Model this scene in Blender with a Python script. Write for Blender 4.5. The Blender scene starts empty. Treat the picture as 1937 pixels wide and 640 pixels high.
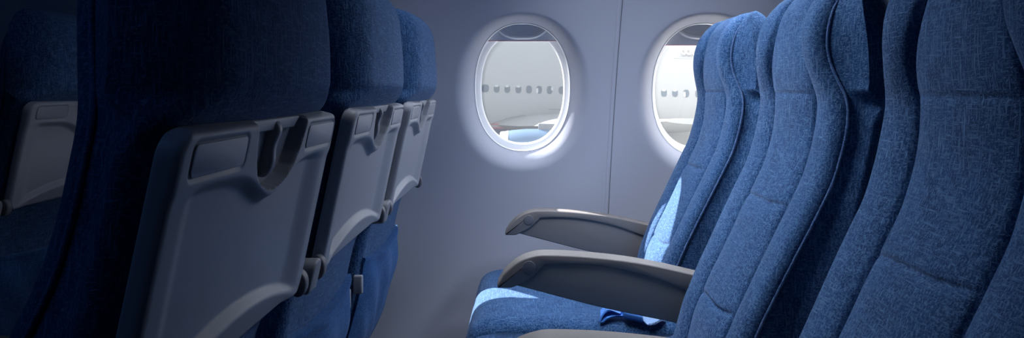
import bpy, bmesh, math, random
import numpy as np
from mathutils import Vector, Matrix

random.seed(4)
rng = np.random.default_rng(7)
scene = bpy.context.scene
COL = scene.collection
EYE = 0.97                                   # camera height above the cabin floor
F = 1363.0                                   # focal length in pixels of the 1937 px wide frame

# ------------------------------------------------------------------ camera
cam_d = bpy.data.cameras.new('camera')
cam = bpy.data.objects.new('camera', cam_d)
COL.objects.link(cam)
cam.location = (0, 0, EYE)
cam.rotation_euler = (math.pi / 2, 0, 0)
cam_d.sensor_width = 36.0
cam_d.lens = F / 1937.0 * 36.0
cam_d.shift_x = -28.5 / 1937.0
cam_d.shift_y = -153.0 / 1937.0
cam_d.clip_start = 0.02
cam_d.clip_end = 500
scene.camera = cam

# ------------------------------------------------------------------ light
EXPOSURE = 0.0
SKY = 4.4
SUN = 52.0
SUN_DIR = Vector((0.82, -1.0, -0.92))
SEAT_FILL = 10.5          # unseen fill added over the window seats to brighten the seat fronts
SIDE = 1.5          # unseen fill added to brighten the sidewall
AFT = 5.0           # fill added further back, shining forward onto the tray backs
AISLE = 2.2         # blue fill added over the aisle, tints the dark left rows

world = bpy.data.worlds.new('sky')
scene.world = world
world.use_nodes = True
bg = world.node_tree.nodes['Background']
bg.inputs['Color'].default_value = (0.93, 0.97, 1.0, 1)
bg.inputs['Strength'].default_value = SKY

sun_d = bpy.data.lights.new('sun', 'SUN')
sun_d.energy = SUN
sun_d.angle = 0.009
sun_d.color = (1.0, 0.97, 0.92)
sun = bpy.data.objects.new('sun', sun_d)
sun.rotation_euler = SUN_DIR.to_track_quat('-Z', 'Y').to_euler()
sun.location = (-6, 6, 8)
COL.objects.link(sun)


def area(name, loc, aim, sx, sy, power, col):
    d = bpy.data.lights.new(name, 'AREA')
    d.shape = 'RECTANGLE'
    d.size, d.size_y, d.energy, d.color = sx, sy, power, col
    o = bpy.data.objects.new(name, d)
    o.location = loc
    o.rotation_euler = Vector(aim).to_track_quat('-Z', 'Y').to_euler()
    COL.objects.link(o)
    return o


area('wash_light', (0.0, 1.83, 1.63), (0.45, -0.06, -0.9), 1.5, 0.14, SEAT_FILL, (0.78, 0.86, 1.0))
fill_d = bpy.data.objects['wash_light'].data
fill_d.spread = math.radians(98)
aft = area('aft_wash_light', (0.75, 1.83, 1.63), (-0.50, -0.06, -0.87), 0.9, 0.14, AFT, (0.72, 0.83, 1.0))
aft.data.spread = math.radians(88)
side = area('sidewall_light', (0.15, 1.40, 1.66), (-0.05, 0.50, -0.80), 1.7, 0.10, SIDE, (0.66, 0.76, 1.0))
side.data.spread = math.radians(85)
area('aisle_light', (-1.3, -0.3, 2.02), (0, 0.2, -1), 1.8, 0.25, AISLE, (0.16, 0.40, 1.0))

scene.view_settings.view_transform = 'Standard'
scene.view_settings.look = 'None'
scene.view_settings.gamma = 1.0
scene.view_settings.use_curve_mapping = False
scene.view_settings.exposure = EXPOSURE
scene.cycles.use_denoising = True
scene.cycles.max_bounces = 8
scene.cycles.diffuse_bounces = 5
scene.cycles.transparent_max_bounces = 12
scene.cycles.sample_clamp_indirect = 6.0

# ------------------------------------------------------------------ materials


def new_mat(name):
    m = bpy.data.materials.new(name)
    m.use_nodes = True
    nt = m.node_tree
    return m, nt, nt.nodes['Principled BSDF']


def plastic(name, col, rough=0.5, bump=0.05, scale=900, spec=0.4, metal=0.0):
    m, nt, p = new_mat(name)
    p.inputs['Base Color'].default_value = (*col, 1)
    p.inputs['Roughness'].default_value = rough
    p.inputs['Metallic'].default_value = metal
    p.inputs['Specular IOR Level'].default_value = spec
    if bump:
        tc = nt.nodes.new('ShaderNodeTexCoord')
        n = nt.nodes.new('ShaderNodeTexNoise')
        n.inputs['Scale'].default_value = scale
        b = nt.nodes.new('ShaderNodeBump')
        b.inputs['Strength'].default_value = bump
        b.inputs['Distance'].default_value = 0.001
        nt.links.new(tc.outputs['Object'], n.inputs['Vector'])
        nt.links.new(n.outputs['Fac'], b.inputs['Height'])
        nt.links.new(b.outputs['Normal'], p.inputs['Normal'])
    return m


def fabric(name, dark, mid, light, sheen=0.25):
    """melange woven cloth: short pale slubs running along both thread directions"""
    m, nt, p = new_mat(name)
    N, L = nt.nodes.new, nt.links.new
    tc = N('ShaderNodeTexCoord')

    def streak(sx, sy, sz, lo, hi):
        mp = N('ShaderNodeMapping')
        mp.inputs['Scale'].default_value = (sx, sy, sz)
        n = N('ShaderNodeTexNoise')
        n.inputs['Scale'].default_value = 1.0
        n.inputs['Detail'].default_value = 2.5
        n.inputs['Roughness'].default_value = 0.6
        L(tc.outputs['Object'], mp.inputs['Vector'])
        L(mp.outputs['Vector'], n.inputs['Vector'])
        r = N('ShaderNodeMapRange')
        r.inputs['From Min'].default_value = lo
        r.inputs['From Max'].default_value = hi
        L(n.outputs['Fac'], r.inputs['Value'])
        return r.outputs['Result']

    a = streak(400, 45, 400, 0.50, 0.72)          # across the seat
    b = streak(380, 380, 38, 0.50, 0.72)          # up the seat
    c = streak(45, 400, 400, 0.51, 0.73)          # along the cushion
    mx = N('ShaderNodeMath'); mx.operation = 'MAXIMUM'
    mx2 = N('ShaderNodeMath'); mx2.operation = 'MAXIMUM'
    L(a, mx.inputs[0]); L(b, mx.inputs[1])
    L(mx.outputs[0], mx2.inputs[0]); L(c, mx2.inputs[1])
    big = streak(30, 30, 18, 0.35, 0.65)
    ramp = N('ShaderNodeMix'); ramp.data_type = 'RGBA'
    ramp.inputs['A'].default_value = (*dark, 1)
    ramp.inputs['B'].default_value = (*mid, 1)
    L(big, ramp.inputs['Factor'])
    top = N('ShaderNodeMix'); top.data_type = 'RGBA'
    L(mx2.outputs[0], top.inputs['Factor'])
    L(ramp.outputs['Result'], top.inputs['A'])
    top.inputs['B'].default_value = (*light, 1)
    L(top.outputs['Result'], p.inputs['Base Color'])
    p.inputs['Roughness'].default_value = 0.9
    p.inputs['Specular IOR Level'].default_value = 0.15
    p.inputs['Sheen Weight'].default_value = sheen
    p.inputs['Sheen Roughness'].default_value = 0.45
    p.inputs['Sheen Tint'].default_value = (0.55, 0.7, 1.0, 1)
    bp = N('ShaderNodeBump')
    bp.inputs['Strength'].default_value = 0.55
    bp.inputs['Distance'].default_value = 0.0012
    L(mx2.outputs[0], bp.inputs['Height'])
    L(bp.outputs['Normal'], p.inputs['Normal'])
    return m


def pane_mat(name, tint, haze):
    """thin acrylic: see-through, a little reflection, a little dust"""
    m, nt, p = new_mat(name)
    nt.nodes.remove(p)
    N, L = nt.nodes.new, nt.links.new
    t = N('ShaderNodeBsdfTransparent'); t.inputs['Color'].default_value = (*tint, 1)
    g = N('ShaderNodeBsdfGlossy'); g.inputs['Roughness'].default_value = 0.05
    d = N('ShaderNodeBsdfTranslucent'); d.inputs['Color'].default_value = (0.8, 0.84, 0.9, 1)
    m1 = N('ShaderNodeMixShader'); m1.inputs[0].default_value = 0.03
    m2 = N('ShaderNodeMixShader'); m2.inputs[0].default_value = haze  # pale scatter lays a haze over the view
    L(t.outputs[0], m1.inputs[1]); L(g.outputs[0], m1.inputs[2])
    L(m1.outputs[0], m2.inputs[1]); L(d.outputs[0], m2.inputs[2])
    L(m2.outputs[0], nt.nodes['Material Output'].inputs['Surface'])
    return m


M = {}
M['fabric'] = fabric('blue melange cloth', (0.009, 0.042, 0.120), (0.018, 0.066, 0.172), (0.105, 0.205, 0.37))
M['piping'] = fabric('blue piping', (0.035, 0.085, 0.20), (0.05, 0.11, 0.24), (0.14, 0.22, 0.40))
M['pocket'] = fabric('blue pocket cloth', (0.012, 0.065, 0.20), (0.018, 0.085, 0.25), (0.05, 0.16, 0.36))
M['tray'] = plastic('grey tray plastic', (0.36, 0.36, 0.39), 0.42, 0.06, 1400)
M['placard'] = plastic('grey placard', (0.33, 0.33, 0.37), 0.35, 0.03, 500)
M['latch'] = plastic('dark grey latch', (0.24, 0.24, 0.27), 0.35, 0.0)
M['bracket'] = plastic('charcoal bracket plastic', (0.16, 0.155, 0.17), 0.45, 0.05)
M['hinge'] = plastic('grey hinge plastic', (0.26, 0.26, 0.28), 0.45, 0.05)
M['arm'] = plastic('taupe armrest plastic', (0.22, 0.195, 0.18), 0.5, 0.05)
M['arm_panel'] = plastic('taupe armrest panel', (0.25, 0.222, 0.205), 0.6, 0.10)
M['steel'] = plastic('seat frame aluminium', (0.45, 0.45, 0.47), 0.4, 0.0, metal=0.8)
M['wall'] = plastic('sidewall laminate', (0.50, 0.505, 0.57), 0.55, 0.25, 700, 0.3)
M['bezel'] = plastic('window bezel', (0.78, 0.78, 0.80), 0.45, 0.0)
M['shade'] = plastic('window shade plastic', (0.78, 0.79, 0.84), 0.5, 0.05)
M['shade_edge'] = plastic('shade edge', (0.55, 0.30, 0.34), 0.5, 0.0)
M['carpet'] = plastic('dark blue carpet', (0.02, 0.03, 0.06), 0.95, 0.6, 600, 0.1)
M['ceiling'] = plastic('ceiling laminate', (0.25, 0.26, 0.30), 0.6, 0.0)
M['far_side'] = plastic('slate blue far side', (0.10, 0.13, 0.20), 0.8, 0.0)
M['pane'] = pane_mat('dusty grey acrylic', (0.65, 0.665, 0.69), 0.012)  # grey tint put in to darken the view through these windows
M['pane_clear'] = pane_mat('clear acrylic', (0.985, 0.985, 0.985), 0.01)
M['satin'] = plastic('blue satin belt', (0.08, 0.26, 0.72), 0.35, 0.0, spec=0.5)
M['webbing'] = plastic('pale blue belt webbing', (0.36, 0.54, 0.86), 0.7, 0.5, 1500)
M['stitch'] = plastic('dark belt stitching', (0.03, 0.06, 0.16), 0.8, 0.0)
M['apron'] = plastic('asphalt apron', (0.20, 0.20, 0.20), 0.9, 0.0)
M['jet_white'] = plastic('white aircraft paint', (0.20, 0.203, 0.206), 0.35, 0.0)
M['jet_blue'] = plastic('blue nacelle paint', (0.06, 0.12, 0.21), 0.35, 0.0)
M['jet_lip'] = plastic('pale nacelle lip', (0.32, 0.325, 0.33), 0.3, 0.0)
M['jet_glass'] = plastic('aircraft window glass', (0.05, 0.068, 0.088), 0.6, 0.0, 0.1)
M['jet_shade'] = plastic('aircraft window blind', (0.30, 0.31, 0.32), 0.5, 0.0)
M['jet_line'] = plastic('panel line', (0.16, 0.165, 0.18), 0.6, 0.0)
M['sign_grey'] = plastic('pale grey sign', (0.22, 0.22, 0.225), 0.5, 0.0)
M['sign_white'] = plastic('white lettering', (0.34, 0.34, 0.34), 0.5, 0.0)


def livery():
    """white hull, two red cheat lines, navy belly: paint by height on the hull"""
    m, nt, p = new_mat('aircraft livery')
    N, L = nt.nodes.new, nt.links.new
    tc = N('ShaderNodeTexCoord')
    sp = N('ShaderNodeSeparateXYZ')
    L(tc.outputs['Object'], sp.inputs[0])
    mr = N('ShaderNodeMapRange')
    mr.inputs['From Min'].default_value = -2.0
    mr.inputs['From Max'].default_value = 0.0
    L(sp.outputs['Z'], mr.inputs['Value'])
    cr = N('ShaderNodeValToRGB')
    cr.color_ramp.interpolation = 'CONSTANT'
    e = cr.color_ramp.elements
    e[0].position, e[0].color = 0.0, (0.03, 0.035, 0.09, 1)
    e[1].position, e[1].color = 0.335, (0.30, 0.06, 0.08, 1)
    for pos, c in ((0.365, (0.20, 0.203, 0.206, 1)), (0.425, (0.30, 0.06, 0.08, 1)), (0.455, (0.20, 0.203, 0.206, 1))):
        k = e.new(pos); k.color = c
    L(mr.outputs['Result'], cr.inputs['Fac'])
    L(cr.outputs['Color'], p.inputs['Base Color'])
    p.inputs['Roughness'].default_value = 0.4
    return m


M['livery'] = livery()

# ------------------------------------------------------------------ helpers


def build(name, verts, faces, mat, parent=None, smooth=True, kind=None):
    me = bpy.data.meshes.new(name)
    me.from_pydata([tuple(map(float, v)) for v in verts], [], [tuple(map(int, f)) for f in faces])
    bm = bmesh.new()
    bm.from_mesh(me)
    bmesh.ops.recalc_face_normals(bm, faces=bm.faces)
    bm.to_mesh(me)
    bm.free()
    me.materials.append(mat)
    if smooth:
        me.polygons.foreach_set('use_smooth', [True] * len(me.polygons))
        try:
            me.set_sharp_from_angle(angle=math.radians(50))
        except Exception:
            pass
    me.update()
    o = bpy.data.objects.new(name, me)
    COL.objects.link(o)
    if parent is not None:
        o.parent = parent
    if kind:
        o['kind'] = kind
    return o


def thing(name, label, cat, loc=(0, 0, 0), group=None):
    o = bpy.data.objects.new(name, None)
    o.empty_display_size = 0.1
    o.location = loc
    COL.objects.link(o)
    o['label'], o['category'] = label, cat
    if group:
        o['group'] = group
    return o


def rings(loops, closed=True, cap0=True, cap1=True):
    """list of equally long point loops -> verts, faces"""
    n = len(loops[0])
    V = [p for lp in loops for p in lp]
    Fc = []
    for i in range(len(loops) - 1):
        for j in range(n if closed else n - 1):
            k = (j + 1) % n
            Fc.append((i * n + j, i * n + k, (i + 1) * n + k, (i + 1) * n + j))
    if cap0:
        Fc.append(tuple(range(n)))
    if cap1:
        Fc.append(tuple((len(loops) - 1) * n + j for j in range(n)))
    return V, Fc


def merge(*parts):
    V, Fc = [], []
    for v, f in parts:
        b = len(V)
        V += list(v)
        Fc += [tuple(i + b for i in q) for q in f]
    return V, Fc


def spline(pts, n):
    """Catmull-Rom through pts, n samples"""
    P = np.array(pts, float)
    P = np.vstack([2 * P[0] - P[1], P, 2 * P[-1] - P[-2]])
    seg = len(P) - 3
    out = []
    for t in np.linspace(0, seg, n):
        i = min(int(t), seg - 1)
        u = t - i
        a, b, c, d = P[i:i + 4]
        out.append(0.5 * (2 * b + (c - a) * u + (2 * a - 5 * b + 4 * c - d) * u * u + (3 * b - a - 3 * c + d) * u ** 3))
    return np.array(out)


def tube(path, r, n=8):
    P = [Vector(p) for p in path]
    loops = []
    for i, p in enumerate(P):
        t = (P[min(i + 1, len(P) - 1)] - P[max(i - 1, 0)]).normalized()
        a = t.cross(Vector((0, 1, 0)))
        if a.length < 1e-3:
            a = t.cross(Vector((1, 0, 0)))
        a.normalize()
        b = t.cross(a)
        loops.append([p + a * math.cos(2 * math.pi * k / n) * r + b * math.sin(2 * math.pi * k / n) * r for k in range(n)])
    return rings(loops)


def extrude_outline(pts, place, lo, hi, bev=0.004, steps=3):
    """closed 2-D outline pulled from depth lo to hi with rounded rims; place(a, b, depth) -> 3-D point"""
    P = np.array(pts, float)
    e = np.roll(P, -1, 0) - np.roll(P, 1, 0)
    e /= np.linalg.norm(e, axis=1)[:, None] + 1e-12
    nrm = np.stack([e[:, 1], -e[:, 0]], 1)
    area2 = np.sum(P[:, 0] * np.roll(P[:, 1], -1) - np.roll(P[:, 0], -1) * P[:, 1])
    if area2 < 0:
        nrm = -nrm
    loops = []
    for side in (0, 1):
        for k in range(steps + 1):
            a = (k / steps) * math.pi / 2
            if side:
                a = math.pi / 2 - a
            ins, d = bev * (1 - math.sin(a)), bev * (1 - math.cos(a))
            q = P - nrm * ins
            dep = lo + d if side == 0 else hi - d
            loops.append([place(x, y, dep) for x, y in q])
    return rings(loops)


def rounded_box(c, h, r=0.004, n=4):
    """box with rounded vertical corners and rims: centre c, half sizes h"""
    pts = []
    r2 = min(r, h[0] * 0.95, h[1] * 0.95)
    for sx, sy, a0 in ((1, 1, 0), (-1, 1, 90), (-1, -1, 180), (1, -1, 270)):
        for k in range(n + 1):
            a = math.radians(a0 + 90 * k / n)
            pts.append((sx * (h[0] - r2) + r2 * math.cos(a), sy * (h[1] - r2) + r2 * math.sin(a)))
    return extrude_outline(pts, lambda x, y, d: (c[0] + x, c[1] + y, c[2] + d), -h[2], h[2], min(r, h[2] * 0.9))


def S(x):
    x = np.clip(x, 0, 1)
    return x * x * (3 - 2 * x)


def tab(table):
    t = sorted(table)
    xs, ys = [a for a, _ in t], [b for _, b in t]
    # smooth (monotone-ish) interpolation
    sx = np.linspace(xs[0], xs[-1], 400)
    sy = np.interp(sx, xs, ys)
    k = np.hanning(25); k /= k.sum()
    pad = np.pad(sy, 12, mode='edge')
    sy2 = np.convolve(pad, k, 'valid')
    return lambda z: float(np.interp(z, sx, sy2))


# ================================================================== the cabin shell
WIN = {  # centre x, centre z, half width, half height, shade bottom z
    0: (-0.490, EYE, 0.143, 0.191, EYE - 0.045),  # hidden window, its place and lowered shade set to narrow the sun stripe
    1: (-0.014, EYE + 0.001, 0.143, 0.191, EYE + 0.1425),
    2: (0.524, EYE - 0.006, 0.150, 0.198, EYE + 0.130),
    3: (1.060, EYE, 0.150, 0.195, EYE + 0.142),
}
EDGES = [-0.80, -0.275, 0.254, 0.79, 1.33]


def wall_y(z):
    dz = z - 0.72
    R = 1.95
    return 2.125 - (R - math.sqrt(max(R * R - dz * dz, 0.05)))


def oval(a, b, th, p=2.25):
    c, s = math.cos(th), math.sin(th)
    r = (abs(c / a) ** p + abs(s / b) ** p) ** (-1.0 / p)
    return r * c, r * s


def rect_hit(x0, x1, z0, z1, th):
    c, s = math.cos(th), math.sin(th)
    t = 1e9
    if c > 1e-9: t = min(t, x1 / c)
    if c < -1e-9: t = min(t, x0 / c)
    if s > 1e-9: t = min(t, z1 / s)
    if s < -1e-9: t = min(t, z0 / s)
    return t * c, t * s


ZLO, ZHI = EYE - 0.30, EYE + 0.30
WALL_TOP = 1.72
REVEAL = 0.046      # how far the funnel round each window sinks into the wall


def bay(i):
    cx, cz, a, b, zs = WIN[i]
    x0, x1 = EDGES[i] - cx, EDGES[i + 1] - cx
    z0, z1 = ZLO - cz, ZHI - cz
    ths = list(np.linspace(-math.pi, math.pi, 145)[:-1])
    ths += [math.atan2(q, p) for p in (x0, x1) for q in (z0, z1)]
    ths = sorted(set(round(t, 6) for t in ths))
    yw = wall_y(cz)
    loops = []
    for t in np.concatenate([np.linspace(0, 1, 15), np.linspace(1.08, 2, 9)]):
        lp = []
        for th in ths:
            ox, oz = oval(a, b, th)
            # the funnel is wider beside and below the window than above it
            fw = 0.056 - 0.030 * max(0, math.sin(th)) ** 2
            fx, fz = oval(a + fw, b + fw, th)
            rx, rz = rect_hit(x0, x1, z0, z1, th)
            if t <= 1:
                x, z = ox + (fx - ox) * t, oz + (fz - oz) * t
                dep = REVEAL * (1 - math.sin(t * math.pi / 2)) ** 1.0
            else:
                k = t - 1
                x, z = fx + (rx - fx) * k, fz + (rz - fz) * k
                dep = 0
            lp.append((cx + x, wall_y(cz + z) + dep, cz + z))
        loops.append(lp)
    parts = [rings(loops, True, False, False)]
    for (za, zb, n) in ((0.0, ZLO, 24), (ZHI, WALL_TOP, 16)):
        g = []
        for z in np.linspace(za, zb, n):
            g.append([(x, wall_y(z), z) for x in np.linspace(EDGES[i], EDGES[i + 1], 3)])
        parts.append(rings(g, False, False, False))
    # an outer skin so the panel has thickness
    g = []
    for z in np.linspace(0.0, WALL_TOP, 3):
        pass
    return merge(*parts)


shell = merge(*[bay(i) for i in range(4)])
ends = []
for xa, xb in ((-3.2, EDGES[0]), (EDGES[-1], 2.6)):
    g = [[(x, wall_y(z), z) for x in (xa, xb)] for z in np.linspace(0, WALL_TOP, 40)]
    ends.append(rings(g, False, False, False))
wall = build('wall_back', *merge(shell, *ends), M['wall'], kind='structure')
bpy.context.view_layer.update()
wm = bmesh.new(); wm.from_mesh(wall.data)
bmesh.ops.remove_doubles(wm, verts=wm.verts, dist=1e-5)
bmesh.ops.recalc_face_normals(wm, faces=wm.faces)
wm.to_mesh(wall.data); wm.free()

# joint strip between the two window panels
loops = []
for z in np.linspace(0.03, WALL_TOP - 0.02, 60):
    cx = 0.2435 + 0.0205 * (z - 0.79) / 0.38
    y = wall_y(z)
    prof = [(-0.0062, 0.004), (-0.0056, -0.0012), (-0.0038, -0.0020), (0.0030, -0.0016), (0.0050, -0.0004), (0.0052, 0.004)]
    loops.append([(cx + p, y + q, z) for p, q in prof])
build('trim_1', *rings(loops), M['wall'], kind='structure')
loops = []
for z in np.linspace(0.03, WALL_TOP - 0.02, 60):
    cx = 0.2435 + 0.0205 * (z - 0.79) / 0.38 + 0.0062
    y = wall_y(z)
    prof = [(-0.0010, 0.004), (-0.0009, -0.0005), (0.0009, -0.0005), (0.0010, 0.004)]
    loops.append([(cx + p, y + q, z) for p, q in prof])
build('trim_2', *rings(loops), M['bracket'], kind='structure')

# the rest of the shell
build('floor', *rounded_box((-0.3, 0.25, -0.02), (2.95, 2.0, 0.02), 0.002), M['carpet'], smooth=False, kind='structure')
g = [[(x, y, z) for x in (-3.2, 2.6)] for (y, z) in ((wall_y(WALL_TOP) + 0.01, WALL_TOP), (1.30, 1.69), (1.12, 1.74), (1.02, 1.95), (0.85, 2.08), (0.3, 2.13), (-0.9, 2.13), (-1.7, 1.75))]
build('ceiling', *rings(g, False, False, False), M['ceiling'], kind='structure')
g = [[(x, y, z) for x in (-3.2, 2.6)] for (y, z) in ((-1.70, 0.0), (-1.74, 0.7), (-1.70, 1.75))]
build('wall_front', *rings(g, False, False, False), M['far_side'], kind='structure')
for nm, x in (('wall_left', -3.2), ('wall_right', 2.6)):
    pts = [(-1.70, 0.0), (-1.74, 0.7), (-1.70, 1.75), (-0.9, 2.13), (0.3, 2.13), (0.85, 2.08), (1.02, 1.95), (1.12, 1.74), (1.30, 1.69), (2.03, 1.72), (2.13, 0.7), (2.05, 0.0)]
    V, Fc = extrude_outline(pts, lambda a, b, d, x=x: (x + d, a, b), -0.02, 0.02, 0.002, 1)
    build(nm, V, Fc, M['ceiling'], smooth=False, kind='structure')

# windows
TH = np.linspace(-math.pi, math.pi, 129)[:-1]
for i in WIN:
    cx, cz, a, b, zs = WIN[i]
    yw = wall_y(cz)
    y_in = yw + REVEAL
    win = bpy.data.objects.new('window_%d' % (i + 1), None)
    COL.objects.link(win)
    win.location = (cx, y_in, cz)
    win['kind'] = 'structure'

    def lp(sa, sb, y):
        return [(oval(a + sa, b + sb, t)[0], y, oval(a + sa, b + sb, t)[1]) for t in TH]

    # wall edge is curved with height, the bezel follows the vertical window plane
    def lpw(sa, sb, y):
        return [(x, y + (wall_y(cz + z) - yw), z) for x, _, z in lp(sa, sb, 0)]

    V, Fc = rings([lpw(0.004, 0.004, 0.0), lpw(-0.001, -0.001, -0.001), lpw(-0.003, -0.003, 0.002), lpw(-0.003, -0.003, 0.008),
                   lpw(0.001, 0.001, 0.010), lpw(0.002, 0.002, 0.022), lp(0.002, 0.002, 0.028), lp(-0.004, -0.005, 0.034),
                   lp(-0.014, -0.018, 0.040), lp(-0.017, -0.022, 0.050), lp(-0.0175, -0.0225, 0.062), lp(0.02, 0.02, 0.062), lp(0.02, 0.02, 0.0)],
                  True, False, False)
    build('bezel', V, Fc, M['bezel'], win)
    V, Fc = rings([lp(-0.012, -0.016, 0.052), lp(-0.012, -0.016, 0.056)])
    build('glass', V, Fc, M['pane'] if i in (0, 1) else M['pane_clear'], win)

    # pulled-down edge of the shade with a scooped grip
    nz, nx = 60, 90
    ztop, zbot = b - 0.0005, zs - cz
    grid = []
    for kz in range(nz + 1):
        z = zbot + (ztop - zbot) * kz / nz
        # half width of the oval at this height
        hw = a * max(1e-4, 1 - abs(min(z, b * 0.9995) / b) ** 2.25) ** (1 / 2.25)
        row = []
        for kx in range(nx + 1):
            x = -hw + 2 * hw * kx / nx
            q = abs(x) / 0.062
            zl = (b - 0.040) + 0.016 * min(q, 1.4) ** 3.0      # the lower lip of the scoop
            y = 0.019
            inside = S((z - zl) / 0.010 + 0.1) * S((1.25 - q) / 0.3)
            y += 0.010 * inside - 0.008 * math.exp(-((z - zl + 0.002) / 0.0035) ** 2) * S((1.25 - q) / 0.25)
            row.append((x, y + (wall_y(cz + z) - yw) * 0.6, z))
        grid.append(row)
    V, Fc = rings(grid, False, False, False)
    V2, F2 = rings([[(x, y + 0.003, z) for x, y, z in r] for r in grid[::59]], False, False, False)
    rim = rings([[(x, y, z) for x, y, z in grid[0]], [(x, y + 0.003, z) for x, y, z in grid[0]]], False, False, False)
    sh = build('shade', *merge((V, Fc), (V2, F2), rim), M['shade'], win)
    hw = a * (1 - abs(zbot / b) ** 2.25) ** (1 / 2.25)
    yb = grid[0][0][1]
    build('shade_edge', *tube([(-hw, yb + 0.0012, zbot), (0, yb + 0.0012, zbot), (hw, yb + 0.0012, zbot)], 0.0018), M['shade_edge'], sh)

# ================================================================== the seat
P = 0.800          # seat pitch
xf_t = tab([(.20, .470), (.165, .464), (.124, .448), (.09, .438), (.06, .436), (.03, .441), (0, .450), (-.02, .456), (-.054, .4525), (-.088, .446), (-.14, .431),
            (-.193, .405), (-.246, .379), (-.3, .353), (-.352, .328), (-.415, .302), (-.5, .278), (-.56, .262), (-.70, .24)])
xc_t = tab([(.20, .480), (.165, .468), (.124, .456), (.09, .449), (.06, .4465), (.03, .4470), (0, .450), (-.02, .452), (-.054, .4505), (-.088, .446), (-.14, .431),
            (-.193, .405), (-.246, .379), (-.3, .353), (-.352, .328), (-.415, .302), (-.5, .278), (-.56, .262), (-.70, .24)])
xb_t = tab([(.20, .560), (.12, .563), (.05, .568), (0, .568), (-.014, .564), (-.022, .548), (-.034, .533), (-.12, .514), (-.25, .485), (-.30, .464), (-.36, .451), (-.44, .441),
            (-.55, .411), (-.66, .365), (-.70, .345)])
w_t = tab([(.20, .132), (.165, .137), (.13, .142), (.10, .145), (.06, .147), (.03, .154), (0, .168), (-.02, .177), (-.06, .183), (-.20, .183), (-.30, .176), (-.45, .170), (-.70, .168)])
wb_t = tab([(.20, .172), (.14, .184), (.08, .194), (-.02, .199), (-.28, .204), (-.33, .198), (-.70, .190)])
HZ = EYE           # local seat heights are given relative to the eye, then lifted by HZ
CW = 0.095         # half width of the middle panel


def front_x(y, z, w, xf):
    a = abs(y)
    xc = xc_t(z)
    cw = CW * (0.72 + 0.28 * S(np.array((0.12 - z) / 0.12)).item())
    g = math.exp(-((a - cw) / 0.0045) ** 2)
    if a < cw:
        q = a / cw
        x = (xf + xc) / 2 * q ** 4 + xc * (1 - q ** 4) + 0.011 - 0.012 * (1 - q ** 3)
        for zc, wav, amt in ((-0.009, 0.0, 0.45), (-0.193, 0.35, 1.0), (-0.372, 0.6, 1.0)):
            zz = zc - 0.010 * wav * y / cw + 0.004 * wav * math.sin(38 * y)
            dzz = z - zz
            x += amt * (0.0050 * math.exp(-(dzz / 0.0045) ** 2) - 0.0028 * math.exp(-((dzz + 0.028) / 0.022) ** 2)
                  - 0.0012 * math.exp(-((dzz - 0.03) / 0.022) ** 2)) * (1 - q ** 6)
        x += 0.006 * g
    else:
        b = (a - cw) / max(w - cw, 1e-3)
        x = xf + (0.011 * ((b - 0.52) / 0.52) ** 2 if b < 0.52 else 0.004 * ((b - 0.52) / 0.48) ** 2) + 0.006 * g
        r = 0.020
        e = (a - (w - r)) / r
        if e > 0:
            x += r * 0.9 * (1 - math.sqrt(max(0, 1 - min(e, 1) ** 2)))
    return x


def backrest_loops():
    loops, pipe = [], {1: [], -1: []}
    zs = np.concatenate([np.unique(np.concatenate([np.linspace(-0.70, 0.112, 150)] + [np.linspace(c - 0.022, c + 0.022, 26) for c in (-0.003, -0.193, -0.372)])), 0.112 + 0.062 * np.sin(np.linspace(0.06, 1, 22) * math.pi / 2)])
    for z in zs:
        xf, xb, w, wb = xf_t(z), xb_t(z), w_t(z), wb_t(z)
        c = 1.0
        if z > 0.112:
            t = (z - 0.112) / 0.062
            c = math.sqrt(max(0, 1 - min(t, 1) ** 2)) ** 0.75
            xm = 0.516
            w *= 0.84 + 0.16 * c
            wb *= 0.84 + 0.16 * c
        fr = []
        cw = CW * (0.72 + 0.28 * S(np.array((0.12 - z) / 0.12)).item())
        half = np.concatenate([cw * (1 - (1 - np.linspace(0, 1, 22)) ** 1.8), cw + (w - cw) * np.linspace(0, 1, 26)[1:] ** 1.5 * 0.97, [w - (w - cw) * 0.015, w - (w - cw) * 0.006, w]])
        for y in np.concatenate([-half[::-1], half[1:]]):
            fr.append([front_x(float(y), z, w, xf), float(y)])
        edge = fr[-1][0]
        side = []
        rb = 0.022 + 0.046 * float(S((z + 0.03) / 0.03))
        xk = xb - rb
        for k in (0.03, 0.06, 0.12, 0.3, 0.5, 0.7, 0.9):
            yy = w + (wb - w) * k - 0.006 * math.sin(math.pi * min(1, k * 1.1)) - 0.0025 * math.exp(-((k - 0.045) / 0.03) ** 2)
            side.append([edge + (xk - edge) * k, yy])
        for k in range(7):
            an = math.pi / 2 * k / 6
            side.append([xk + rb * math.sin(an), wb - rb + rb * math.cos(an)])
        back = [[xb + 0.006 * (1 - s * s), s * (wb - rb)] for s in np.linspace(1, -1, 31)[1:-1]]
        other = [[x, -y] for x, y in reversed(side)]
        loop = fr + side + back + other
        if c < 1:
            for p in loop:
                p[0] = xm + (p[0] - xm) * c
        loops.append([(x, y, HZ + z) for x, y in loop])
        if z < 0.165:
            for sgn in (1, -1):
                pipe[sgn].append(((fr[-1][0] - xm) * c + xm + 0.0005 if c < 1 else fr[-1][0] + 0.0005, sgn * (w + 0.0008), HZ + z))
    return loops, pipe


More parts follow.
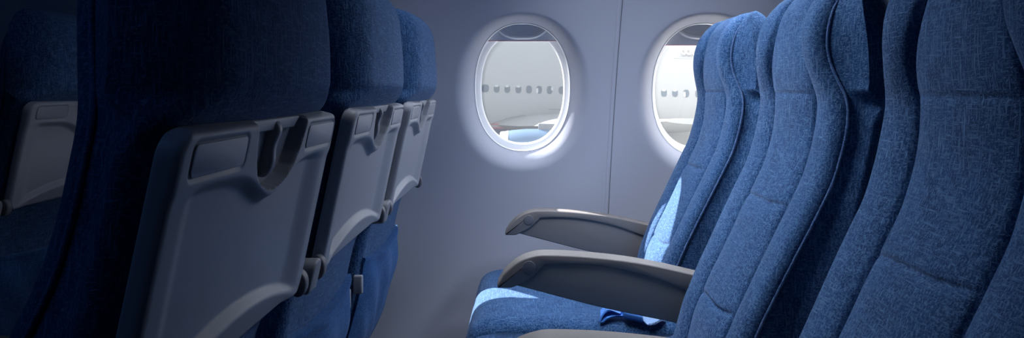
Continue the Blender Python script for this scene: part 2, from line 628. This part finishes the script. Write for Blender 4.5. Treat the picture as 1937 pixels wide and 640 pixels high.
def cushion_loops():
    out = [(.335, -.498), (.25, -.503), (.12, -.502), (0.0, -.499), (-.05, -.498), (-.09, -.503), (-.117, -.516), (-.132, -.540), (-.136, -.565), (-.130, -.60), (-.115, -.640),
           (-.06, -.655), (.10, -.655), (.335, -.650)]
    o = spline(out, 90)
    cx, cz = 0.10, -0.58
    loops = []
    hw = 0.240
    for s in np.concatenate([-1 + 0.16 * (1 - np.cos(np.linspace(0, 1, 9) * math.pi / 2)), np.linspace(-0.8, 0.8, 24), 1 - 0.16 * (1 - np.cos(np.linspace(1, 0, 9) * math.pi / 2))]):
        y = hw * s
        d = max(0.0, abs(s) - 0.84) / 0.16
        ins = 0.030 * (1 - math.sqrt(max(0, 1 - d * d)))
        lp = []
        for x, z in o:
            puff = 0.006 * (1 - abs(s) ** 3) if z > -0.53 else 0
            vx = 1 if x > cx else -1
            kx = min(1, abs(x - cx) / 0.2)
            kz = min(1, abs(z - cz) / 0.07)
            lp.append((x - vx * ins * kx * (0.6 if x < cx else 0), y, HZ + z + puff - math.copysign(ins * kz, z - cz)))
        loops.append(lp)
    return loops


# ------------------------------------------------------------------ tray table
TB = np.array([0.500, -0.258]); TT = np.array([0.548, -0.029])
TL = float(np.linalg.norm(TT - TB))
tv = (TT - TB) / TL
tn = np.array([tv[1], -tv[0]])
THW = 0.205


def tray_pt(u, v, h):
    q = TB + tv * v + tn * h
    return (q[0], u, HZ + q[1])


def tray_height(u, v):
    vb = 0.176 - 0.031 * np.exp(-((u - 0.010) / 0.055) ** 2)
    up = S((v - vb) / 0.015)
    sid = S((np.abs(u) - 0.142) / 0.040) * 0.85
    lens_v = 0.043 - 0.95 * u ** 2
    low = S((lens_v - v) / 0.013 + 0.4) * S((lens_v - 0.002) / 0.012) * (0.45 + 0.55 * np.clip(v / np.maximum(lens_v, 0.01), 0, 1))
    h = 0.012 * (1 - (1 - up) * (1 - sid) * (1 - low))
    # latch recess
    hw = np.interp(v, [0.163, 0.166, 0.172, 0.182, 0.196, 0.212, 0.24], [0.0, 0.020, 0.036, 0.050, 0.060, 0.066, 0.072])
    m = S((hw - np.abs(u - 0.011)) / 0.006 + 0.3) * S((v - 0.160) / 0.006)
    h = h * (1 - m) + (-0.0045) * m
    # groove round each placard
    for c in (-0.133, 0.144):
        dx, dy = np.abs(u - c) - 0.0445, np.abs(v - 0.2105) - 0.0075
        d = np.hypot(np.maximum(dx, 0), np.maximum(dy, 0)) + np.minimum(np.maximum(dx, dy), 0) - 0.007
        h -= 0.0022 * np.exp(-(d / 0.0016) ** 2)
    return h


def tray_mesh():
    nu, nv = 260, 150
    r = 0.022
    rows = []
    for j in range(nv + 1):
        v = TL * j / nv
        hw = THW
        for dv in (v, TL - v):
            if dv < r:
                hw = min(hw, THW - (r - math.sqrt(max(0, r * r - (r - dv) ** 2))))
        u = np.linspace(-hw, hw, nu + 1)
        h = tray_height(u, np.full_like(u, v))
        d = np.minimum(hw - np.abs(u), min(v, TL - v))
        rr = 0.007
        e = np.clip(rr - d, 0, rr)
        h = h - (rr - np.sqrt(rr * rr - e * e))
        rows.append([tray_pt(u[k], v, h[k]) for k in range(nu + 1)])
    V, Fc = rings(rows, False, False, False)
    n = nu + 1
    per = [k for k in range(n)] + [j * n + nu for j in range(1, nv + 1)] + [nv * n + k for k in range(nu - 1, -1, -1)] + [j * n for j in range(nv - 1, 0, -1)]

    def flat(idx):
        j, k = divmod(idx, n)
        v = TL * j / nv
        hw = THW
        for dv in (v, TL - v):
            if dv < r:
                hw = min(hw, THW - (r - math.sqrt(max(0, r * r - (r - dv) ** 2))))
        return -hw + 2 * hw * k / nu, v

    b = len(V)
    for idx in per:
        u, v = flat(idx)
        V.append(tray_pt(u, v, -0.0040))
    m = len(per)
    for k in range(m):
        Fc.append((per[k], per[(k + 1) % m], b + (k + 1) % m, b + k))
    Fc.append(tuple(b + k for k in range(m)))
    return V, Fc


def rrect(w, h, r, n=6):
    pts = []
    for sx, sy, a0 in ((1, 1, 0), (-1, 1, 90), (-1, -1, 180), (1, -1, 270)):
        for k in range(n + 1):
            a = math.radians(a0 + 90 * k / n)
            pts.append((sx * (w - r) + r * math.cos(a), sy * (h - r) + r * math.sin(a)))
    return pts


# ------------------------------------------------------------------ armrest outlines (x, z)
CAP_TOP = [(-.058, -.402), (-.060, -.396), (-.055, -.387), (-.045, -.372), (-.021, -.351), (.007, -.339), (.04, -.335), (.124, -.339), (.227, -.3515), (.333, -.374), (.40, -.392)]
CAP_LOW = [(.40, -.435), (.313, -.403), (.227, -.374), (.133, -.357), (.045, -.355), (.031, -.362), (.013, -.378), (-.006, -.390), (-.022, -.398), (-.032, -.402)]
cap_outline = np.vstack([spline(CAP_TOP, 70), spline(CAP_LOW, 60)])
panel_outline = np.vstack([spline(CAP_LOW, 60) + np.array([0, 0.008]), spline([(-.020, -.3985), (.152, -.4430), (.282, -.470), (.40, -.496)], 30)])


def add_armrest(seat, y):
    arm = build('armrest', *extrude_outline(cap_outline, lambda a, b, d: (a, y + d, HZ + b), -0.0255, 0.0255, 0.0035), M['arm'], seat)
    build('side_panel', *extrude_outline(panel_outline, lambda a, b, d: (a, y + d, HZ + b), -0.0215, 0.0215, 0.003), M['arm_panel'], arm)
    for s in (-1, 1):
        c = [(0.004 + 0.0135 * math.cos(t), -0.3605 + 0.0135 * math.sin(t)) for t in np.linspace(0, 2 * math.pi, 41)[:-1]]
        build('button', *extrude_outline(c, lambda a, b, d: (a, y + s * (0.0250 + d), HZ + b), -0.003, 0.0018, 0.0012), M['bracket'], arm)
    return arm


# ------------------------------------------------------------------ literature pocket
def pocket_mesh():
    nu, nv = 70, 60
    rows = []
    ph = rng.uniform(0, 6.28, 8)
    for j in range(nv + 1):
        t = j / nv                                  # 0 bottom .. 1 top
        row = []
        for i in range(nu + 1):
            s = -1 + 2 * i / nu
            u = 0.186 * s
            sag = 0.012 * (1 - s * s) * t ** 3
            z = -0.655 + (0.655 - 0.362) * t - sag
            base = xb_t(z) + 0.006 * (1 - s * s)
            q = 1 - abs(s) ** 5
            bulge = 0.020 * math.sin(math.pi * min(1, 0.18 + 0.80 * t)) * q + 0.012 * t ** 2 * q
            wr = 0.0035 * math.sin(9 * t + 5 * s + ph[0]) * math.sin(3 * s + ph[1]) + 0.0025 * math.sin(17 * s * (1.3 - t) + ph[2] + 4 * t)
            hem = 0.003 * math.exp(-((t - 0.985) / 0.02) ** 2)
            row.append((base + 0.003 + bulge + wr * q + hem, u, HZ + z))
        rows.append(row)
    V, Fc = rings(rows, False, False, False)
    n = nu + 1
    per = [k for k in range(n)] + [j * n + nu for j in range(1, nv + 1)] + [nv * n + k for k in range(nu - 1, -1, -1)] + [j * n for j in range(nv - 1, 0, -1)]
    b = len(V)
    for idx in per:
        x, y, z = V[idx]
        V.append((xb_t(z - HZ) - 0.003, y * 0.985, z))
    m = len(per)
    for k in range(m):
        Fc.append((per[k], per[(k + 1) % m], b + (k + 1) % m, b + k))
    return V, Fc


def make_seat():
    seat = thing('airline_seat', 'x', 'seat')
    loops, pipe = backrest_loops()
    back = build('backrest', *rings(loops), M['fabric'], seat)
    for s in (1, -1):
        build('piping', *tube(pipe[s][::2], 0.0026), M['piping'], back)
    build('seat_cushion', *rings(cushion_loops()), M['fabric'], seat)
    # tray table
    tray = build('tray_table', *tray_mesh(), M['tray'], seat)
    build('tray_backplate', *extrude_outline(rrect(THW - 0.003, TL / 2 - 0.002, 0.02), lambda a, b, d: tray_pt(a, b + TL / 2, d), -0.0085, -0.0043, 0.0012), M['tray'], tray)
    for c in (-0.133, 0.144):
        build('placard', *extrude_outline(rrect(0.0505, 0.0130, 0.006), lambda a, b, d: tray_pt(c + a, 0.2105 + b, d), 0.006, 0.0122, 0.0008), M['placard'], tray)
    fin = [(0.172, -0.010), (0.231, -0.010), (0.231, 0.002), (0.222, 0.0085), (0.205, 0.006), (0.188, 0.008), (0.174, 0.003)]
    fin = spline(fin + fin[:1], 50)[:-1]
    build('latch', *extrude_outline(fin, lambda a, b, d: tray_pt(d + 0.010, a, b), -0.0065, 0.0065, 0.004, 4), M['latch'], tray)
    build('latch_plate', *extrude_outline([(-0.058, 0.2335), (0.076, 0.2335), (0.066, 0.2215), (-0.046, 0.2215)], lambda a, b, d: tray_pt(a, b, d), -0.004, 0.003, 0.0015), M['tray'], tray)
    for s in (-1, 1):
        c = [(0.5135 + 0.011 * math.cos(t), -0.248 + 0.017 * math.sin(t)) for t in np.linspace(0, 2 * math.pi, 33)[:-1]]
        build('hinge_pin', *extrude_outline(c, lambda a, b, d: (a - 0.006, s * 0.212 + d, HZ + b - 0.002), -0.008, 0.008, 0.003), M['bracket'], tray)
    # (tray sides stand free beside one another)
    pk = build('seat_pocket', *pocket_mesh(), M['pocket'], seat)
    for s in (-1, 1):
        build('pocket_bracket', *rounded_box((0.443, s * 0.197, HZ - 0.415), (0.010, 0.006, 0.020), 0.004), M['tray'], pk)
    # under-structure
    for x in (-0.03, 0.26):
        build('support_beam', *extrude_outline([(x + 0.022 * math.cos(t), -0.685 + 0.022 * math.sin(t)) for t in np.linspace(0, 2 * math.pi, 25)[:-1]],
              lambda a, b, d: (a, d, HZ + b), -0.2445, 0.2445, 0.003), M['steel'], seat)
        top = HZ - 0.705
        build('leg', *extrude_outline([(x - 0.020, top), (x + 0.020, top), (x + 0.034, 0.018), (x + 0.05, 0.0), (x - 0.05, 0.0), (x - 0.034, 0.018)],
              lambda a, b, d: (a, 0.10 + d, b), -0.016, 0.016, 0.003), M['steel'], seat)
    return seat


def add_bracket(seat, yc):
    o = []
    for k in range(17):
        an = math.pi * k / 16
        o.append((0.0175 * math.cos(an), -0.247 + 0.0175 * math.sin(an)))
    o += [(-0.0175, -0.274), (0.0175, -0.274)]

    def place(a, b, d):
        return (0.509 + (b + 0.28) * 0.24 + d, yc + a, HZ + b)
    return build('hinge_bracket', *extrude_outline(o, place, -0.040, 0.0, 0.004), M['hinge'], seat)


def copy_tree(o, parent=None):
    c = o.copy()
    COL.objects.link(c)
    c.parent = parent
    for ch in [k for k in scene.objects if k.parent == o]:
        copy_tree(ch, c)
    return c


proto = make_seat()
YS = {'aisle': 0.712, 'middle': 1.220, 'window': 1.720}
YS_FACING = {'aisle': 0.757, 'middle': 1.250, 'window': 1.770}
SPOTS = [
    (0.0, 'window', 'blue fabric seat by the wall with sunlit lower back and belt on cushion', 'seats facing the tray tables'),
    (0.0, 'middle', 'blue fabric seat facing the tray tables, between window seat and large cropped seat', 'seats facing the tray tables'),
    (0.0, 'aisle', 'largest blue fabric seat, cropped by the frame edge, nearest of those facing the trays', 'seats facing the tray tables'),
    (-P, 'window', 'blue seat with its grey tray table back beside the cabin wall and first window', 'seats showing their grey tray backs'),
    (-P, 'middle', 'blue seat with grey tray table back, second from the wall in its row', 'seats showing their grey tray backs'),
    (-P, 'aisle', 'nearest blue seat showing its big dark grey tray back and shadowed blue side', 'seats showing their grey tray backs'),
    (-2 * P, 'window', 'dark shadowed seat one row further ahead, glimpsed beside the nearest tray seat', 'dim seats one row ahead'),
    (-2 * P, 'middle', 'dark shadowed seat one row ahead, cropped by the left frame edge', 'dim seats one row ahead'),
]
seats = {}
for i, (x, which, label, group) in enumerate(SPOTS):
    s = proto if i == 0 else copy_tree(proto)
    s.location = (x, (YS_FACING if x == 0 else YS)[which], 0)
    s['label'], s['group'] = label, group
    seats[(round(-x / P), which)] = s
for key, s in seats.items():
    add_armrest(s, 0.245 if key[0] else 0.222)
    if key[1] == 'aisle':
        add_armrest(s, -0.245)
    else:
        add_bracket(s, -0.248)

# ------------------------------------------------------------------ belt lying on the window cushion
ws = seats[(0, 'window')]
BY = -0.206            # local y of the belt


def ribbon(path, width_dir, half, th=0.0016):
    """strap: path of centre points, flat along width_dir"""
    Pp = [Vector(p) for p in path]
    wd = Vector(width_dir).normalized()
    loops = []
    for i, p in enumerate(Pp):
        t = (Pp[min(i + 1, len(Pp) - 1)] - Pp[max(i - 1, 0)]).normalized()
        n = t.cross(wd).normalized()
        h = half[i] if hasattr(half, '__len__') else half
        loops.append([p + wd * h + n * th, p - wd * h + n * th, p - wd * h - n * th, p + wd * h - n * th])
    return rings(loops)


zc = HZ - 0.4995
belt = build('seat_belt', *ribbon([tuple(p) for p in spline([(0.160, BY, zc + 0.003), (0.172, BY, zc + 0.010), (0.19, BY, zc + 0.012), (0.215, BY, zc + 0.010), (0.24, BY, zc + 0.006), (0.26, BY, zc + 0.0)], 24)],
                                  (0.10, 1, 0.30), [0.026 - 0.014 * min(1, abs(k - 2) / 9) if k < 11 else 0.013 for k in range(24)]), M['satin'], ws)
build('belt_fold', *ribbon([tuple(p) for p in spline([(0.160, BY - 0.01, zc + 0.002), (0.168, BY - 0.006, zc + 0.016), (0.182, BY, zc + 0.022), (0.205, BY, zc + 0.014)], 16)], (0.35, 1, 0.1), 0.015), M['satin'], belt)
sl = extrude_outline(rrect(0.016, 0.0085, 0.006), lambda a, b, d: (0.224 + d, BY + a - 0.012 - d * 0.25, zc + 0.011 + b - d * 0.18), -0.018, 0.022, 0.003)
build('belt_sleeve', *sl, M['satin'], belt)
wp = spline([(0.246, BY - 0.020, zc + 0.012), (0.256, BY - 0.022, zc + 0.004), (0.272, BY - 0.022, zc + 0.007), (0.285, BY - 0.018, zc + 0.012), (0.294, BY - 0.010, zc + 0.008), (0.297, BY + 0.005, zc - 0.002)], 26)
web = build('belt_webbing', *ribbon([tuple(p) for p in wp], (-0.1, 1, 0.9), 0.0135), M['webbing'], belt)
tri = [ribbon([tuple(p + np.array([0, -0.012 + 0.003 * r, -0.0105 + 0.003 * r])), tuple(p + np.array([0.0016, -0.012 + 0.003 * r, -0.0102 + 0.003 * r]))], (0, 1, 0.9), 0.0007, 0.0026) for p in wp[6:20] for r in (0, 1)]
build('belt_stitching', *merge(*tri), M['stitch'], belt)

# ================================================================== outside: apron and the parked aircraft
build('ground', *rounded_box((20, 75, -4.75), (130, 70, 0.05), 0.01), M['apron'], smooth=False, kind='structure')
RF = 4.2
jet = thing('parked_airliner', 'white parked airliner with a row of small windows seen through the oval cabin windows', 'airplane', (0, 38.75, EYE - 0.66))
jet.rotation_euler = (0, math.radians(1.45), 0)
loops = []
for x, r in ((-16, 0.6), (-15, 2.2), (-13.5, 3.2), (-11, 3.9), (-8, RF), (30, RF)):
    loops.append([(x, r * math.sin(t), r * math.cos(t)) for t in np.linspace(0, 2 * math.pi, 97)[:-1]])
build('fuselage', *rings(loops), M['livery'], jet)


def on_hull(x, z, out=0.0):
    return (x, -math.sqrt(RF * RF - z * z) - out, z)


def hull_patch(x0, x1, z0, z1, out=0.012, n=10):
    """a thin plate lying on the hull"""
    g = [[on_hull(x0, z, out), on_hull(x1, z, out), on_hull(x1, z, -0.02), on_hull(x0, z, -0.02)] for z in np.linspace(z0, z1, n)]
    return rings(g)


def hull_oval(cx, cz, a, b, out):
    pts = [oval(a, b, t, 2.4) for t in np.linspace(0, 2 * math.pi, 41)[:-1]]
    return rings([[on_hull(cx + x, cz + z, out) for x, z in pts], [on_hull(cx + x, cz + z, -0.02) for x, z in pts]])


wx = [-2.03, -1.475, -0.966, -0.432, 0.076, 0.56, 1.07, 1.68, 2.2, 2.73, 3.26, 3.8, 4.33, 4.86, 5.4, 5.98, 6.56, 7.09, 7.63, 8.2, 8.75]
for k, x in enumerate(wx):
    a = 0.185 if k in (0, 7) else 0.14
    wd = build('cabin_window', *hull_oval(x, 0.60, a, 0.19, 0.012), M['jet_glass'], jet)
    if k in (1, 2, 3, 16, 17):
        build('blind', *hull_oval(x - 0.01, 0.735, a * 0.66, 0.055, 0.02), M['jet_shade'], wd)
    elif k in (5, 18):
        build('blind', *hull_oval(x - 0.09, 0.55, a * 0.42, 0.13, 0.02), M['jet_shade'], wd)
    elif k == 6:
        build('blind', *hull_oval(x + 0.12, 0.66, a * 0.40, 0.09, 0.02), M['jet_shade'], wd)
# wing root fairing, wing, engine
chord = [(-1.85, -1.18), (-1.2, -0.90), (-0.6, -0.72), (0.0, -0.60), (1.2, -0.50), (3.0, -0.55), (6.0, -0.85), (8.0, -1.15), (6.0, -1.45), (3.0, -1.62), (0.5, -1.62), (-1.2, -1.42)]
ch = spline(chord + chord[:1], 80)[:-1]
loops = []
for t, sc, dx, dz in ((0, 1.0, 0, 0), (0.25, 0.80, 1.5, 0.10), (0.5, 0.60, 3.2, 0.32), (0.75, 0.44, 4.8, 0.55), (1.0, 0.28, 6.4, 0.85)):
    y = -3.2 - 12.0 * t
    loops.append([(-1.85 + (x + 1.85) * sc + dx, y, (z + 1.15) * sc * (1 - 0.4 * t) - 1.15 + dz) for x, z in ch])
wing = build('wing', *rings(loops), M['jet_white'], jet)
edge = spline([(-1.87, -1.17), (-1.2, -0.895), (-0.6, -0.715), (-0.1, -0.62)], 20)
build('fairing_seam', *tube([on_hull(x, z, 0.02) for x, z in edge], 0.018), M['jet_line'], jet)
for (x0, x1, z) in ((1.05, 2.0, -0.30), (0.98, 1.55, -0.54)):
    build('panel_seam', *tube([on_hull(x, z - 0.02 * (x1 - x), 0.02) for x in np.linspace(x0, x1, 6)], 0.012), M['jet_line'], jet)
build('belly_fairing', *hull_patch(2.3, 14, -3.05, -0.95, 0.22, 20), M['jet_white'], jet)
build('service_hatch', *hull_patch(0.20, 0.52, -0.93, -0.72, 0.03), M['jet_line'], jet)
# nacelle: lathe about x
nac = bpy.data.objects.new('engine', None)
COL.objects.link(nac); nac.parent = jet
nac.location = (-0.02, -9.4, -2.12)


def lathe_x(prof, n=64):
    return rings([[(x, r * math.sin(t), r * math.cos(t)) for t in np.linspace(0, 2 * math.pi, n + 1)[:-1]] for x, r in prof], True, False, False)


build('cowling', *lathe_x([(-0.86, 0.985), (-0.6, 1.05), (0.0, 1.12), (0.8, 1.14), (1.8, 1.05), (3.0, 0.80), (3.0, 0.70), (1.0, 0.75)]), M['jet_blue'], nac)
build('intake_lip', *lathe_x([(-0.35, 0.80), (-0.85, 0.84), (-1.02, 0.90), (-1.05, 0.94), (-1.02, 0.985), (-0.86, 1.003), (-0.70, 1.040), (-0.70, 1.0)]), M['jet_lip'], nac)
build('fan', *lathe_x([(-0.3, 0.80), (-0.3, 0.25), (-0.6, 0.02)]), M['jet_line'], nac)
build('pylon', *rounded_box((1.6, 0.0, 1.20), (1.1, 0.16, 0.16), 0.03), M['jet_line'], nac)
# pale panel with white lettering high on the hull
build('title_panel', *hull_patch(7.35, 10.4, 2.42, 2.92, 0.012), M['sign_grey'], jet)
build('title_line', *hull_patch(7.1, 10.4, 2.31, 2.35, 0.015, 3), M['sign_grey'], jet)
fc = bpy.data.curves.new('title_lettering', 'FONT')
fc.body = 'OCK'
fc.size = 0.52
fc.extrude = 0.01
fc.offset = 0.02
fc.space_character = 0.95
txt = bpy.data.objects.new('title_lettering', fc)
COL.objects.link(txt)
txt.parent = jet
zc_ = 2.60
txt.location = on_hull(7.50, zc_ - 0.10, 0.10)
txt.rotation_euler = (math.pi / 2 - math.asin(zc_ / RF), 0, 0)
fc.materials.append(M['sign_white'])
bpy.context.view_layer.update()
tme = bpy.data.meshes.new_from_object(txt.evaluated_get(bpy.context.evaluated_depsgraph_get()))
tme.materials.clear()
tme.materials.append(M['sign_white'])
tob = bpy.data.objects.new('title_text', tme)
tob.scale = (0.55, 1, 1)
tob.parent, tob.location, tob.rotation_euler = jet, txt.location, txt.rotation_euler
COL.objects.link(tob)
bpy.data.objects.remove(txt)
tob.name = 'title_lettering'
